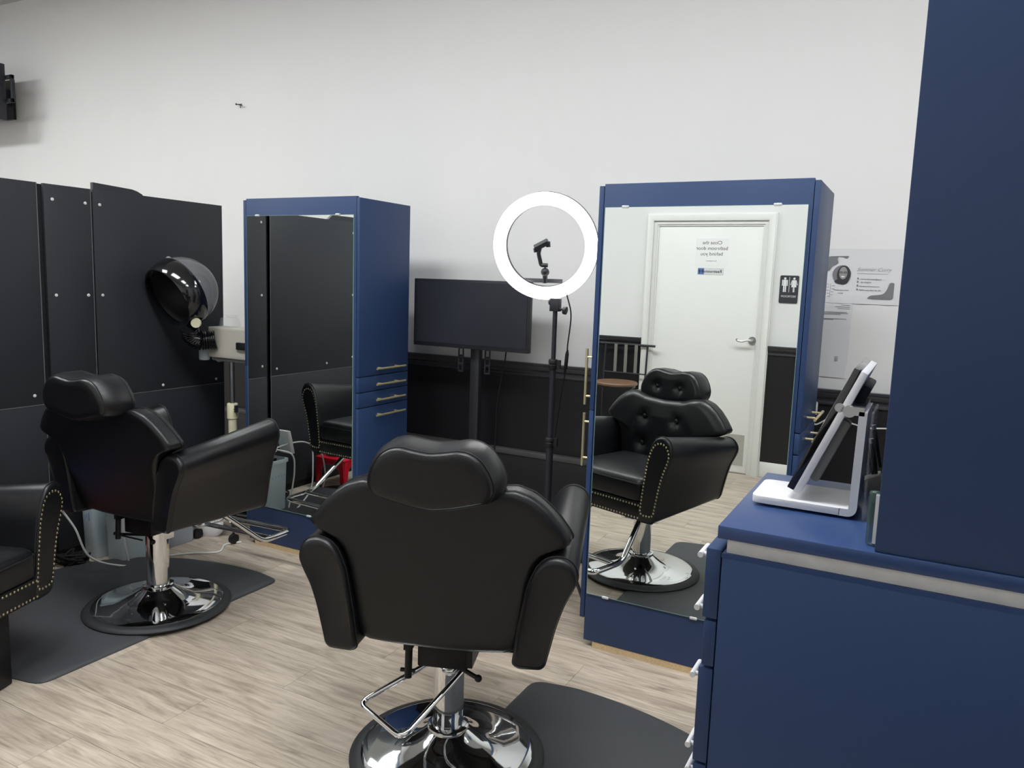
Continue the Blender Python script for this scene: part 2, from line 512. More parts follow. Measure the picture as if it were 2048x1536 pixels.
def station(x0, x1, y0, y1, label, left_handles):
    t = thing('mirror_cabinet', ((x0 + x1) / 2, (y0 + y1) / 2, 0), label, 'cabinet')
    H = 1.853
    put('carcass', box(x0 + .023, x1 - .021, y0 + .019, y1, 0.03, H), M['blue'], t, bevel=0.001)
    put('plinth', box(x0 + .06, x1 - .03, y0 + .002, y1 - .01, 0.0, 0.027), M['chip'], t)
    fp = put('front_panel', box(x0 + .022, x1 - .020, y0, y0 + .019, 0.028, H + .007), M['blue'], t, bevel=0.0012)
    # left side (faces -x)
    d = put('door', box(x0, x0 + .019, y0 + .001, y1 - .002, .987, H), M['blue'], t, bevel=0.0012)
    d2 = put('door', box(x0, x0 + .019, y0 + .001, y1 - .002, .121, .982), M['blue'], t, bevel=0.0012)
    if left_handles:
        for dd, z0, z1 in ((d, .993, 1.222), (d2, .738, .958)):
            yb = y0 + .068; xb = x0 - .048
            g = merge(cyl((xb, yb, z0), (xb, yb, z1), .0058, n=12), cyl((x0, yb, z0 + .035), (xb, yb, z0 + .035), .0045, n=10), cyl((x0, yb, z1 - .035), (xb, yb, z1 - .035), .0045, n=10))
            put('handle', g, M['gold'], dd, smooth=True)
    # right side (faces +x): door over two drawers over a door
    zs = [(.987, H, 'door', 1.022), (.909, .983, 'drawer', .943), (.831, .905, 'drawer', .864), (.055, .827, 'door', .785)]
    for a, b, nm, hz in zs:
        p = put(nm, box(x1 - .018, x1, y0 + .001, y1 - .002, a, b), M['blue'], t, bevel=0.0012)
        bar_handle(x1, y0 + .105, y0 + .345, hz, 'handle', p)
    # mirror glass with clips
    mx0, mx1 = x0 + .030, x1 - .034
    mg = put('mirror', box(mx0, mx1, y0 - .006, y0 - .0005, .231, 1.771), M['mirror'], t)
    put('glass_edge', merge(box(mx0 - .0016, mx0, y0 - .006, y0 - .0005, .231, 1.771), box(mx1, mx1 + .0016, y0 - .006, y0 - .0005, .231, 1.771),
                            box(mx0, mx1, y0 - .006, y0 - .0005, .2285, .231), box(mx0, mx1, y0 - .006, y0 - .0005, 1.771, 1.7725)), M['medge'], t)
    w = mx1 - mx0
    for k in (.11, .865):
        put('mirror_clip', box(mx0 + w * k - .014, mx0 + w * k + .014, y0 - .011, y0, 1.768, 1.778), M['clip'], t, bevel=0.003)
    for k in (.11, .60):
        put('mirror_clip', box(mx0 + w * k - .014, mx0 + w * k + .014, y0 - .011, y0, .224, .234), M['clip'], t, bevel=0.003)
    return t
left_cab = station(-3.207, -2.433, 2.983, 3.395, 'navy mirror cabinet farther left, its mirror showing the black partition', False)
right_cab = station(-1.150, -0.354, 2.835, 3.245, 'navy mirror cabinet whose mirror reflects the white bathroom door', True)

# ------------------------------------------------------------------ black partition on the left
PX = -3.76
def bolt(y, z, parent):
    put('bolt', lathe([(.008, 0), (.008, .002), (.0055, .0045)], (PX, y, z), n=12, axis=(1, 0, 0)), M['bolt'], parent, smooth=True)
def partition(label, ys, bolts, ztop=1.868, zs=.807, ext=-.004):
    t = thing('black_partition', (PX - .02, (ys[0][0] + ys[-1][1]) / 2, 0), label, 'partition')
    for a, b in ys:
        g = .0025
        put('upper_panel', box(PX - .018, PX, a + g, b - g, zs + .003, ztop), M['part'], t, bevel=0.0012)
        put('lower_panel', box(PX - .018, PX, a + g, b - g, .05, zs - .003), M['part'], t, bevel=0.0012)
        put('edge_strip', box(PX - .016, PX + .0012, b - g - .004, b - g, .05, ztop), M['pedge'], t)
        put('edge_strip', box(PX - .016, PX + .0012, a + .01, b - .01, zs - .002, zs + .002), M['pedge'], t)
    put('backing', box(PX - .05, PX - .019, ys[0][0] + .004, ys[-1][1] + ext, 0, ztop - .004), M['partedge'], t)
    for yy, z in bolts: bolt(yy, z, t)
    return t
partition('black screwed panel partition between the white wall and the hooded dryer', [(2.268, 2.512), (2.516, 3.335)],
          [(2.312, 1.797), (2.478, 1.795), (2.555, 1.795), (2.312, 1.338), (2.478, 1.338), (2.555, 1.338), (2.312, .88), (2.478, .88), (2.90, .835), (3.27, .835)])
partition('black screwed panel partition behind the nailhead armchair at left', [(1.36, 2.242)],
          [(2.185, .855), (1.42, 1.79), (1.42, 1.34), (1.42, .88), (1.70, .855)], ext=.028)
partition('farthest-left black screwed panel partition, mostly outside the picture', [(.45, 1.34)],
          [(1.28, 1.79), (1.28, 1.34), (1.28, .88), (.5, 1.34)])
put_panel = prism([(2.575, 1.0), (2.575, 1.912), (2.80, 1.902), (2.83, 1.895), (2.86, 1.882), (2.92, 1.80), (2.92, 1.0)], PX - .10, PX - .078, 'yz')
o = put('side_panel', put_panel, M['part'], bevel=0.001); tag(o, 'dark cut-corner board rising behind the partition top', 'board')
o = put('side_panel', prism([(.6, 1.0), (.6, 1.92), (1.55, 1.91), (1.62, 1.86), (1.64, 1.0)], PX - .10, PX - .078, 'yz'), M['part'], bevel=0.001)
tag(o, 'dark board showing above the partition in the left mirror', 'board')

# ------------------------------------------------------------------ floor mats
def floor_mat(cx, cy, sgn, label):
    hw, dp = .605, 1.0
    pts = []
    pts.append((0, -hw + .03)); 
    for i in range(0, 41):
        t = -PI / 2 + PI * i / 40
        c, s = math.cos(t), math.sin(t)
        pts.append((.16 + (dp - .16) * abs(c) ** (2 / 2.1), hw * (abs(s) ** (2 / 2.3)) * (1 if s > 0 else -1)))
    pts.append((0, hw - .03))
    pts = smooth_outline([(p[0], p[1]) for p in pts], .05, 4)
    pts = [(cx + sgn * a, cy + sgn * b) for a, b in pts]
    c0 = (cx + sgn * .45, cy)
    lo = [[(c0[0] + (a - c0[0]) * s, c0[1] + (b - c0[1]) * s, z) for a, b in pts] for s, z in ((1.0, 0.0005), (1.0, .004), (.975, .012), (.93, .016), (.5, .016))]
    o = put('floor_mat', loft(lo), M['foam'], smooth=True, angle=60)
    return tag(o, label, 'mat')
floor_mat(-2.655, 2.09, -1, 'black half-round foam mat under the chair facing the left mirror')
floor_mat(-1.172, 1.895, 1, 'black half-round foam mat beside the front chair, near the navy counter')

# ------------------------------------------------------------------ salon chairs
ARM = [(.222, .44), (.232, .52), (.245, .60), (.258, .67), (.280, .72), (.300, .742), (.325, .752), (.350, .752), (.374, .742), (.390, .718), (.392, .695), (.380, .665), (.357, .62), (.338, .56), (.322, .49), (.312, .445), (.300, .433), (.240, .430)]
BACK = [(0, .90), (.12, .907), (.17, .922), (.215, .926), (.262, .910), (.302, .880), (.336, .844), (.364, .806), (.372, .790), (.358, .778), (.330, .768), (.298, .750), (.274, .715), (.260, .66), (.251, .58), (.243, .50), (.232, .465), (.205, .447), (.12, .440), (0, .438)]
HEAD = [(0, 1.040), (.045, 1.046), (.085, 1.054), (.12, 1.048), (.150, 1.028), (.175, .99), (.188, .955), (.186, .925), (.172, .902), (.12, .888), (.06, .874), (0, .866)]
def mirrored(o, s=1):
    return o + [(-a, b) for a, b in o[::-1] if abs(a) > 1e-6]

def arm_part(root, sd, dz, front_drop, trim):
    o = smooth_outline(ARM, .02, 3)
    if sd < 0: o = [(-a, b) for a, b in o][::-1]
    c = (sd * .30, .60)
    def sec(y, s):
        t = (y + .22) / .56
        out = []
        for a, b in o:
            a2 = c[0] + (a - c[0]) * s; b2 = c[1] + (b - c[1]) * s
            k = (b2 - .43) / .32
            out.append((a2, y, b2 + dz + t * (.062 * k - .032 * (1 - k))))
        return out
    loops = [sec(-.222, .80), sec(-.226, .90), sec(-.222, .97), sec(-.212, 1.0), sec(0, 1.0), sec(.325, 1.0), sec(.336, .985), sec(.340, .93), sec(.340, .7)]
    a = put('armrest', loft(loops), M['leather'], root, smooth=True, world=False, angle=70)
    seam = [(x, y, z) for x, y, z in sec(-.205, 1.008)]
    put('piping', tube(seam, .0022, 6, True), M['seam'], a, smooth=True, world=False)
    seam = [(x, y, z) for x, y, z in sec(.328, 1.004)]
    put('piping', tube(seam, .003, 6, True), M['seam'], a, smooth=True, world=False)
    # nailheads along both edges of the front face
    if trim:
        loop = [(x, z) for x, y, z in sec(.34, .84)]
        loop = resample(loop, 200)
        pts = []
        for k in range(0, 200, 4):
            x, z = loop[k]
            pts.append((x, z))
        geo = [ball((x, .3395, z), .0052, 8, 5, (1, .55, 1)) for x, z in pts]
        put('nailhead_trim', merge(*geo), M['nail'], a, smooth=True, world=False, kind='stuff')
    return a

def chair_top(root, dz=0.0, head=True, rec=0.07):
    for sd in (1, -1): arm_part(root, sd, dz, .03, True)
    # seat cushion
    so = smooth_outline([(-.232, -.14), (.232, -.14), (.236, .345), (-.236, .345)], .04, 4)
    pr = [(.90, .490), (.985, .494), (1.0, .505), (1.0, .565), (.985, .588), (.93, .600), (.75, .606), (.3, .608)]
    seat = put('seat_cushion', cushion(so, (0, .1), pr, lambda a, b, d: (a, b, d + dz)), M['leather'], root, smooth=True, world=False, angle=70)
    put('piping', tube([(a * 1.0, b, .575 + dz) for a, b in so], .003, 6, True), M['seam'], seat, smooth=True, world=False)
    # apron with two rows of nailheads
    ap = put('seat_apron', box(-.24, .24, .30, .338, .402 + dz, .488 + dz), M['leather'], root, world=False, bevel=.006, seg=2)
    geo = []
    k = -.232
    while k < .233:
        geo.append(ball((k, .3385, .414 + dz), .005, 8, 5, (1, .55, 1))); geo.append(ball((k, .3385, .474 + dz), .005, 8, 5, (1, .55, 1))); k += .0175
    put('nailhead_trim', merge(*geo), M['nail'], ap, smooth=True, world=False, kind='stuff')
    put('seat_base', box(-.222, .222, -.10, .305, .415 + dz, .492 + dz), M['under'], root, world=False, bevel=.004)
    # backrest
    bo = smooth_outline(mirrored(BACK), .008, 3)
    def place(a, b, d): return (a, d - (b - .70) * .07 - (b - .45) * (rec - .07), b + dz)
    pr = [(.86, -.196), (.93, -.197), (.975, -.192), (.997, -.182), (1.0, -.170), (1.0, -.128), (.99, -.112), (.955, -.100), (.91, -.092)] + [(.91 - .04 * k, -.092 + .0022 * min(k, 8)) for k in range(1, 22)] + [(.02, -.074)]
    spots = ((-.10, .805), (.10, .805), (-.10, .665), (.10, .665))
    bk = put('backrest', cushion([tuple(q) for q in resample(bo, 150)], (0, .69), pr, tuft(place, spots, .020, .024)), M['leather'], root, smooth=True, world=False, angle=70)
    put('piping', tube([place(.69 * 0 + a * 1.001, .69 + (b - .69) * 1.001, -.128) for a, b in bo], .0025, 6, True), M['seam'], bk, smooth=True, world=False)
    for a, b in ((-.10, .805), (.10, .805), (-.10, .665), (.10, .665)):
        p = place(a, b, -.094)
        put('button', merge(lathe([(.026, -.004), (.022, .0), (.013, .001)], p, n=14, axis=(0, 1, .16)), ball((p[0], p[1] + .004, p[2]), .013, 10, 6, (1, .5, 1))), M['leather'], bk, smooth=True, world=False)
    if head:
        ho = smooth_outline(mirrored(HEAD), .015, 3)
        def hp(a, b, d): return (a, d - (b - .95) * .10 - .5 * (rec - .07), b + dz)
        pr = [(.55, -.296), (.78, -.297), (.86, -.292), (.90, -.282), (.965, -.255), (1.0, -.225), (1.0, -.180), (.975, -.160), (.92, -.148)] + [(.92 - .06 * k, -.148 + .0012 * min(k, 6)) for k in range(1, 15)] + [(.02, -.140)]
        h = put('headrest', cushion([tuple(q) for q in resample(ho, 110)], (0, .955), pr, tuft(lambda a, b, d: hp(a, b, d), ((-.07, .965), (.07, .965)), .014, .018)), M['leather'], root, smooth=True, world=False, angle=70)
        put('piping', tube([hp(a * .905, .955 + (b - .955) * .905, -.2815) for a, b in ho], .0022, 6, True), M['seam'], h, smooth=True, world=False)
        put('piping', tube([hp(a * .99, .955 + (b - .955) * .99, -.170) for a, b in ho], .0022, 6, True), M['seam'], h, smooth=True, world=False)
        for a in (-.07, .07):
            p = hp(a, .965, -.152)
            put('button', merge(lathe([(.022, -.004), (.018, .0), (.010, .001)], p, n=14, axis=(0, 1, .1)), ball((p[0], p[1] + .002, p[2]), .009, 10, 6, (1, .5, 1))), M['leather'], h, smooth=True, world=False)
        put('headrest_post', merge(box(-.02, .02, -.18, -.165, .84 + dz, .93 + dz)), M['under'], root, world=False)

def chair_base(root, z0=0.0, dz=0.0, pedal=True):
    put('base_gasket', lathe([(.268, z0), (.300, z0), (.302, z0 + .006), (.296, z0 + .014), (.276, z0 + .019), (.262, z0 + .019)], n=64), M['rubber'], root, smooth=True, world=False)
    prof = [(r_, h_ + z0) for r_, h_ in [(.266, .016), (.266, .022), (.258, .025), (.225, .028), (.175, .034), (.135, .044), (.104, .058), (.080, .074), (.067, .084), (.060, .088), (.064, .091), (.064, .099), (.052, .103)]]
    put('base_plate', lathe(prof, n=72), M['chrome'], root, smooth=True, world=False, angle=50)
    put('hydraulic_column', merge(lathe([(.047, .095 + z0), (.047, .335 + dz), (.044, .338 + dz)], n=36), box(-.048, .048, .0, .048, .30 + dz, .365 + dz), lathe([(.03, .33 + dz), (.03, .40 + dz)], n=20)), M['chrome'], root, smooth=True, world=False, angle=40)
    put('swivel_box', merge(box(-.075, .075, -.10, .11, .345 + dz, .415 + dz), box(-.20, .20, -.03, .22, .395 + dz, .418 + dz)), M['under'], root, world=False, bevel=.004)
    # recline lever and release knob at the sides
    put('recline_lever', merge(tube([(-.098, -.11, .42 + dz), (-.098, -.115, .315 + dz)], .011, 10), cyl((-.122, -.112, .335 + dz), (-.078, -.112, .335 + dz), .006, n=10), box(-.112, -.088, -.12, .02, .40 + dz, .42 + dz)), M['under'], root, smooth=True, world=False)
    put('release_knob', merge(box(.075, .092, -.11, .0, .36 + dz, .42 + dz), cyl((.06, -.09, .345 + dz), (.112, -.12, .338 + dz), .007, n=10), ball((.113, -.12, .338 + dz), .011)), M['under'], root, smooth=True, world=False)
    # pump pedal loop
    if pedal: put('pump_pedal', tube(rounded([(-.05, 0, .315 + dz), (-.245, -.125, .205), (-.075, -.245, .185), (.055, -.02, .315 + dz)], .035, 6), .0082, 10), M['chrome'], root, smooth=True, world=False)
    else: put('pump_lever', merge(tube([(-.03, -.02, .315 + dz), (-.19, -.06, .305 + dz)], .006, 8), tube([(-.03, -.05, .30 + dz), (-.19, -.06, .305 + dz)], .0035, 6)), M['under'], root, smooth=True, world=False)
    # footrest
    fr = rounded([(-.14, .17, .42 + dz), (-.21, .42, .20), (-.21, .62, .195), (.21, .62, .195), (.21, .42, .20), (.14, .17, .42 + dz)], .045, 6)
    put('footrest', merge(tube(fr, .0135, 12), tube([(-.205, .475, .202), (.205, .475, .202)], .0115, 12)), M['chrome'], root, smooth=True, world=False)

c = thing('salon_chair', (-1.195, 1.910, 0.0165), 'black reclining salon chair in front, its padded back towards us', 'chair', rz=math.radians(19.3))
chair_top(c, -.0165); chair_base(c, 0.0, -.0165)
c = thing('salon_chair', (-2.865, 2.160, 0.0165), 'black reclining salon chair turned towards the left mirror', 'chair', rz=math.radians(4))
chair_top(c, .004, rec=.24); chair_base(c, 0.0, .004, False)
# nailhead armchair on a box pedestal at the left edge
c = thing('armchair', (-3.005, 1.25, 0.0), 'black nailhead armchair on a box pedestal at the left edge', 'chair', rz=math.radians(-70))
chair_top(c, -.132, head=False)
put('pedestal', box(-.125, .125, -.20, .315, 0, .28), M['under'], c, world=False, bevel=.006)

# ------------------------------------------------------------------ television on its stand
t = thing('television', (-2.10, 3.52, 0), 'black flat television on a pole stand between the navy cabinets', 'television')
put('screen_housing', box(-2.475, -1.768, 3.50, 3.535, 1.118, 1.480), M['tvb'], t, bevel=.004)
put('screen', box(-2.462, -1.781, 3.4975, 3.5005, 1.140, 1.466), M['tv'], t)
put('rear_housing', box(-2.35, -1.90, 3.535, 3.56, 1.16, 1.42), M['tvb'], t, bevel=.008)
put('stand_pole', box(-2.145, -2.090, 3.56, 3.60, .02, 1.36), M['pole'], t, bevel=.006)
put('stand_base', merge(box(-2.42, -1.82, 3.50, 3.68, 0, .02)), M['pole'], t, bevel=.006)
for x in (-2.20, -2.035):
    g = []
    g += [box(x - .017, x - .010, 3.553, 3.557, .985, 1.36), box(x + .010, x + .017, 3.553, 3.557, .985, 1.36)]
    for k in range(4): g.append(box(x - .010, x + .010, 3.553, 3.557, .985 + k * .042, .995 + k * .042))
    g += [box(x - .010, x + .010, 3.553, 3.557, 1.15, 1.36)]
    put('mounting_bracket', merge(*g), M['pole'], t)
o = put('power_cord', tube(spline([(-1.93, 3.56, 1.20), (-1.94, 3.58, 1.08), (-2.0, 3.62, .85), (-2.03, 3.66, .62), (-2.06, 3.68, .30), (-2.1, 3.66, .01)]), .004, 8), M['bcord'], t, smooth=True)

# ------------------------------------------------------------------ ring light on its stand
RC = Vector((-1.500, 3.10, 1.636))
t = thing('ring_light', (RC.x + .04, 3.13, 0), 'glowing white ring light on a black tripod beside the mirror cabinet', 'lamp')
az, el = math.radians(14), math.radians(-9)
nrm = Vector((math.sin(az) * math.cos(el), -math.cos(az) * math.cos(el), math.sin(el))).normalized()
def ring(r0, r1, d0, d1, n=72):
    u, v = frame_of(nrm)
    loops = []
    for r, d in ((r0, d0), (r1, d0), (r1, d1), (r0, d1)):
        loops.append([RC + nrm * d + (u * math.cos(2 * PI * i / n) + v * math.sin(2 * PI * i / n)) * r for i in range(n)])
    V = [tuple(p) for l in loops for p in l]; F = []
    for j in range(4):
        k = (j + 1) % 4
        for i in range(n): F.append((j * n + i, j * n + (i + 1) % n, k * n + (i + 1) % n, k * n + i))
    return V, F
put('ring_housing', ring(.176, .234, -.022, .0), M['ringbody'], t, smooth=True)
put('ring_diffuser', ring(.178, .232, .0005, .010), M['glow'], t, smooth=True)
up = frame_of(nrm)
vz = Vector((0, 0, 1)) - nrm * nrm.z; vz.normalize()
hz = vz.cross(nrm).normalized()
bt = RC - vz * .205
def rp(a, b, d): p = RC + hz * a + vz * b + nrm * d; return (p.x, p.y, p.z)
put('holder_bar', tube([rp(-.105, -.152, -.012), rp(.075, -.152, -.012)], .009, 8), M['pole'], t, smooth=True)
put('ball_head', merge(cyl(rp(-.0, -.16, .0), rp(0, -.10, .0), .011, n=14), ball(rp(0, -.112, .0), .019), cyl(rp(0, -.10, 0), rp(0, -.082, 0), .004, n=8)), M['pole'], t, smooth=True)
g = merge(tube(rounded([rp(.012, -.082, .0), rp(-.018, -.082, .0), rp(-.030, -.03, .0), rp(-.022, .002, 0)], .008), .009, 8),
          tube([rp(-.045, -.008, .0), rp(.012, .022, .0)], .016, 6), tube([rp(.012, .022, .0), rp(.014, -.002, .0)], .010, 6), tube([rp(-.045, -.008, 0), rp(-.042, -.026, 0)], .009, 6))
put('phone_clamp', g, M['pole'], t)
px, py = -1.452, 3.128
put('tilt_bracket', merge(box(px - .022, px + .022, py - .016, py + .016, 1.355, 1.412), cyl((px - .02, py, 1.375), (px + .045, py, 1.362), .006, n=10), cyl((px + .04, py, 1.362), (px + .054, py, 1.360), .018, n=16), cyl((px - .03, py, 1.395), (px - .022, py, 1.395), .014, n=14)), M['pole'], t, bevel=.003)
put('stand_pole', cyl((px, py, 1.10), (px, py, 1.36), .0105, n=14), M['pole'], t, smooth=True)
put('stand_pole', cyl((px, py, .72), (px, py, 1.12), .0135, n=14), M['pole'], t, smooth=True)
put('stand_pole', cyl((px, py, .18), (px, py, .76), .0165, n=14), M['pole'], t, smooth=True)
for z in (1.12, .765):
    put('clamp_collar', merge(lathe([(.019, z - .022), (.021, z - .018), (.021, z - .004), (.017, z), (.021, z + .004), (.021, z + .018), (.018, z + .022)], (px, py, 0), n=16), box(px + .018, px + .036, py - .006, py + .006, z - .018, z + .02)), M['black'], t, smooth=True)
for k in range(3):
    a = math.radians(100 + 120 * k)
    put('leg', merge(cyl((px + math.cos(a) * .02, py + math.sin(a) * .02, .46), (px + math.cos(a) * .30, py + math.sin(a) * .30, .012), .008, n=8), cyl((px, py, .20), (px + math.cos(a) * .165, py + math.sin(a) * .165, .225), .005, n=8)), M['pole'], t, smooth=True)
o = put('power_cord', tube(spline([(-1.405, 3.14, 1.43), (-1.385, 3.15, 1.34), (-1.40, 3.16, 1.20), (-1.405, 3.17, 1.12), (-1.43, 3.18, .98), (-1.455, 3.19, .80), (-1.48, 3.19, .55), (-1.46, 3.24, .20), (-1.45, 3.35, .006)]), .0032, 8), M['bcord'], t, smooth=True)
put('inline_switch', tube([(-1.402, 3.167, 1.185), (-1.404, 3.168, 1.165), (-1.409, 3.17, 1.105), (-1.416, 3.173, 1.085)], [.004, .009, .009, .004], 8), M['black'], o, smooth=True)

# ------------------------------------------------------------------ papers on the back wall
YW = YB - .001
def paper(name, x0, x1, z0, z1, y, m, label, cat='poster', curl=.0):
    n = 8; V = []; F = []
    for i in range(n + 1):
        for j in (0, 1):
            for k in (0, 1):
                x = x0 + (x1 - x0) * i / n
                V.append((x, y - (.0 if k else .0006) - curl * abs(math.sin(i * 1.1)) * (1 - j), z0 if j == 0 else z1))
    for i in range(n):
        a = i * 4; b = a + 4
        F += [(a, b, b + 2, a + 2), (a + 1, a + 3, b + 3, b + 1), (a, a + 1, b + 1, b), (a + 2, b + 2, b + 3, a + 3)]
    F += [(0, 2, 3, 1), (n * 4, n * 4 + 1, n * 4 + 3, n * 4 + 2)]
    o = put(name, (V, F), m); tag(o, label, cat); return o
def flat(name, outline, y, m, parent):
    return put(name, prism(outline, y, y - .0004, 'xz'), m, parent)
PX0, PZ0 = -.418, 1.433        # lower left corner of the flyer
PWd, PHt = .303, .239
def fp(u, v): return (PX0 + u * PWd, PZ0 + v * PHt)
fly = paper('flyer', PX0, PX0 + PWd, PZ0, PZ0 + PHt, YW, M['paper2'], 'printed grey and white flyer with portrait pinned on the wall beside the counter', curl=.003)
yf = YW - .0042
def blob(pts): return [fp(*p) for p in [(q.x, q.y) for q in rounded([(a, b, 0) for a, b in pts], .05, 5, True)]]
flat('printed_shape', blob([(.02, .86), (.31, .87), (.27, .82), (.23, .85), (.16, .86), (.15, .80), (.17, .75), (.14, .71), (.09, .69), (.05, .60), (.015, .59)]), yf, M['inkg'], fly)
flat('printed_shape', blob([(.93, .40), (.87, .40), (.84, .27), (.80, .19), (.70, .17), (.63, .16), (.58, .10), (.93, .09)]), yf, M['inkg'], fly)
def disc(cu, cv, ru, rv, m, k, n=32, nm='portrait_print'):
    flat(nm, [fp(cu + ru * math.cos(2 * PI * i / n), cv + rv * math.sin(2 * PI * i / n)) for i in range(n)], yf - .0004 * k, m, fly)
disc(.225, .53, .125, .168, M['inkg'], 1)
disc(.252, .52, .092, .176, M['ink'], 2)
disc(.245, .555, .055, .115, M['skin'], 3)
disc(.22, .40, .085, .045, M['ink'], 4)
for du in (-.028, .028):
    disc(.243 + du, .565, .023, .020, M['ink'], 5, 16); disc(.243 + du, .563, .017, .014, M['inkl'], 6, 16)
disc(.243, .49, .026, .012, M['paper'], 5, 16)
for tx, sz, u, v, sh in (('Summer Curry', .0225, .42, .60, .5), ('summerhaircareer@gmail', .0078, .485, .445, 0), ('303.123.6309', .0078, .485, .385, 0), ('hairsbysummercurry.com', .0078, .475, .315, 0), ('9608 Louetta Blvd. Ste. 205', .0078, .475, .245, 0), ('Transformation Coach', .0068, .13, .235, .2), ('STYLIST', .0068, .19, .175, 0)):
    lettering(tx, sz, (fp(u, v)[0], yf, fp(u, v)[1]), '-y', M['ink'] if sz < .02 else M['inkl'], fly, shear=sh, bold=-.00035 if sz > .02 else 0.0)
put('printed_rule', box(fp(.43, 0)[0], fp(.84, 0)[0], yf - .0004, yf, fp(0, .555)[1], fp(0, .559)[1]), M['inkl'], fly)
for v in (.45, .39, .32, .25):
    put('printed_mark', box(fp(.438, 0)[0], fp(.458, 0)[0], yf - .0004, yf, fp(0, v)[1], fp(0, v + .03)[1]), M['inkl'], fly)
g = []
for k in range(9):
    a = math.radians(40 + 16 * (k % 2) * 6); p = fp(.085 + .006 * k * (1 if k % 2 else -1) * .5, .12 + .028 * k)
    s = 1 if k % 2 else -1
    g.append(box(p[0], p[0] + s * .012 if s > 0 else p[0] + .0012, yf - .0003, yf, p[1], p[1] + .0015) if s > 0 else box(p[0] - .012, p[0], yf - .0003, yf, p[1], p[1] + .0015))
g.append(box(fp(.085, 0)[0] - .0005, fp(.085, 0)[0] + .0005, yf - .0003, yf, fp(0, .10)[1], fp(0, .36)[1]))
put('printed_leaf', merge(*g), M['inkl'], fly)
p2 = paper('notice_sheet', -.44, -.295, 1.16, 1.435, YW, M['paper2'], 'plain notice sheet taped below the flyer', 'paper', .001)
g = []
for k, (a, b, z) in enumerate(((.10, .135, 1.424), (.075, .135, 1.416), (.085, .135, 1.408), (.022, .125, 1.392), (.022, .130, 1.387), (.022, .10, 1.382), (.022, .125, 1.362), (.022, .07, 1.358))):
    g.append(box(-.44 + a, -.44 + b, YW - .0022, YW - .0018, z, z + .002))
put('printed_lines', merge(*g), M['inkl'], p2)
p3 = paper('notice_sheet', -.45, -.30, 1.10, 1.225, YW - .0025, M['paper2'], 'lowest notice sheet taped above the black chair rail', 'paper', .001)
put('printed_lines', merge(*[box(-.35, -.335, YW - .005, YW - .0045, 1.175 + k * .006, 1.177 + k * .006) for k in range(4)] + [box(-.445, -.42, YW - .005, YW - .0045, 1.157, 1.160)]), M['inkl'], p3)
o = put('wall_outlet', box(-.435, -.40, YB - .030, YB - .012, .925, .985), M['white'], bevel=.004); tag(o, 'white charger plugged in on the black wainscot', 'outlet')
put('charging_cord', tube(spline([(-.415, 3.715, .925), (-.40, 3.70, .885), (-.33, 3.70, .925), (-.25, 3.71, .905), (-.18, 3.71, .893), (-.05, 3.71, .90), (.25, 3.71, .88)]), .0035, 8), M['wcord'], o, smooth=True)
o = put('wall_hook', merge(cyl((-4.05, YB - .03, 2.550), (-4.00, YB - .03, 2.548), .003, n=8), cyl((-4.03, YB, 2.548), (-4.03, YB - .032, 2.548), .003, n=8), cyl((-4.012, YB - .03, 2.548), (-4.012, YB - .03, 2.525), .002, n=8), ball((-4.05, YB - .03, 2.552), .006, 8, 5)), M['ink'], smooth=True)
tag(o, 'small bent nail left in the bare white wall', 'nail')

# ------------------------------------------------------------------ bracket and monitor at upper left
t = thing('wall_monitor', (-6.6, YB, 2.8), 'dark monitor on a swing bracket high on the wall, cut by the left edge', 'monitor')
put('monitor_housing', box(-7.1, -6.235, 3.45, 3.52, 2.55, 2.96), M['tvb'], t, bevel=.006)
put('wall_plate', box(-6.64, -6.52, YB - .02, YB, 2.62, 2.92), M['pole'], t)
put('bracket_arm', merge(box(-6.40, -6.165, 3.52, 3.54, 2.85, 2.88), box(-6.40, -6.165, 3.52, 3.54, 2.68, 2.71), box(-6.185, -6.165, 3.52, 3.545, 2.68, 2.88), box(-6.60, -6.54, 3.54, 3.73, 2.72, 2.84), box(-6.60, -6.36, 3.54, 3.56, 2.70, 2.86)), M['pole'], t, bevel=.003)

# ------------------------------------------------------------------ hooded dryer with steamer box
t = thing('hood_dryer', (-3.39, 3.06, 0), 'rolling hood dryer with smoked dome beside the left mirror cabinet', 'hair dryer')
HC = Vector((-3.563, 2.88, 1.366)); ax = Vector((-.10, -.90, -.42)).normalized()
def hood(prof, n=40): return lathe(prof, HC, n, ax)
Rr = .185
dome = [(Rr * math.cos(a), -Rr * math.sin(a)) for a in [math.radians(90 - k * 6) for k in range(0, 16)]]
put('dome', (lambda g: (g[0], g[1][:-1]))(hood(dome)), M['smoke'], t, smooth=True)
band = [(.186, -.012), (.191, -.005), (.188, .040), (.179, .080), (.168, .097), (.160, .094), (.166, .060), (.174, .02), (.177, -.008), (.184, -.013)]
g = hood(band); put('hood_rim', (g[0], g[1][:-2]), M['glossblack'], t, smooth=True)
inner = [(.158 * math.cos(a), .064 - .158 * math.sin(a)) for a in [math.radians(80 - k * 10) for k in range(0, 9)]]
put('air_liner', (lambda g: (g[0], g[1][:-1]))(hood(inner)), M['black'], t, smooth=True)
u, v = frame_of(ax)
put('hood_knob', merge(ball(tuple(HC + Vector((-.075, -.02, .170))), .016), cyl(tuple(HC + Vector((-.06, -.02, .145))), tuple(HC + Vector((-.075, -.02, .172))), .012, n=10)), M['grayp'], t, smooth=True)
put('pivot_cap', cyl((-3.430, 2.86, 1.205), (-3.420, 2.845, 1.202), .026, .024, n=20), M['cream'], t, smooth=True)
hp_ = spline([(-3.49, 2.86, 1.185), (-3.525, 2.90, 1.135), (-3.525, 2.95, 1.10), (-3.495, 2.99, 1.098), (-3.465, 3.02, 1.105)], 12)
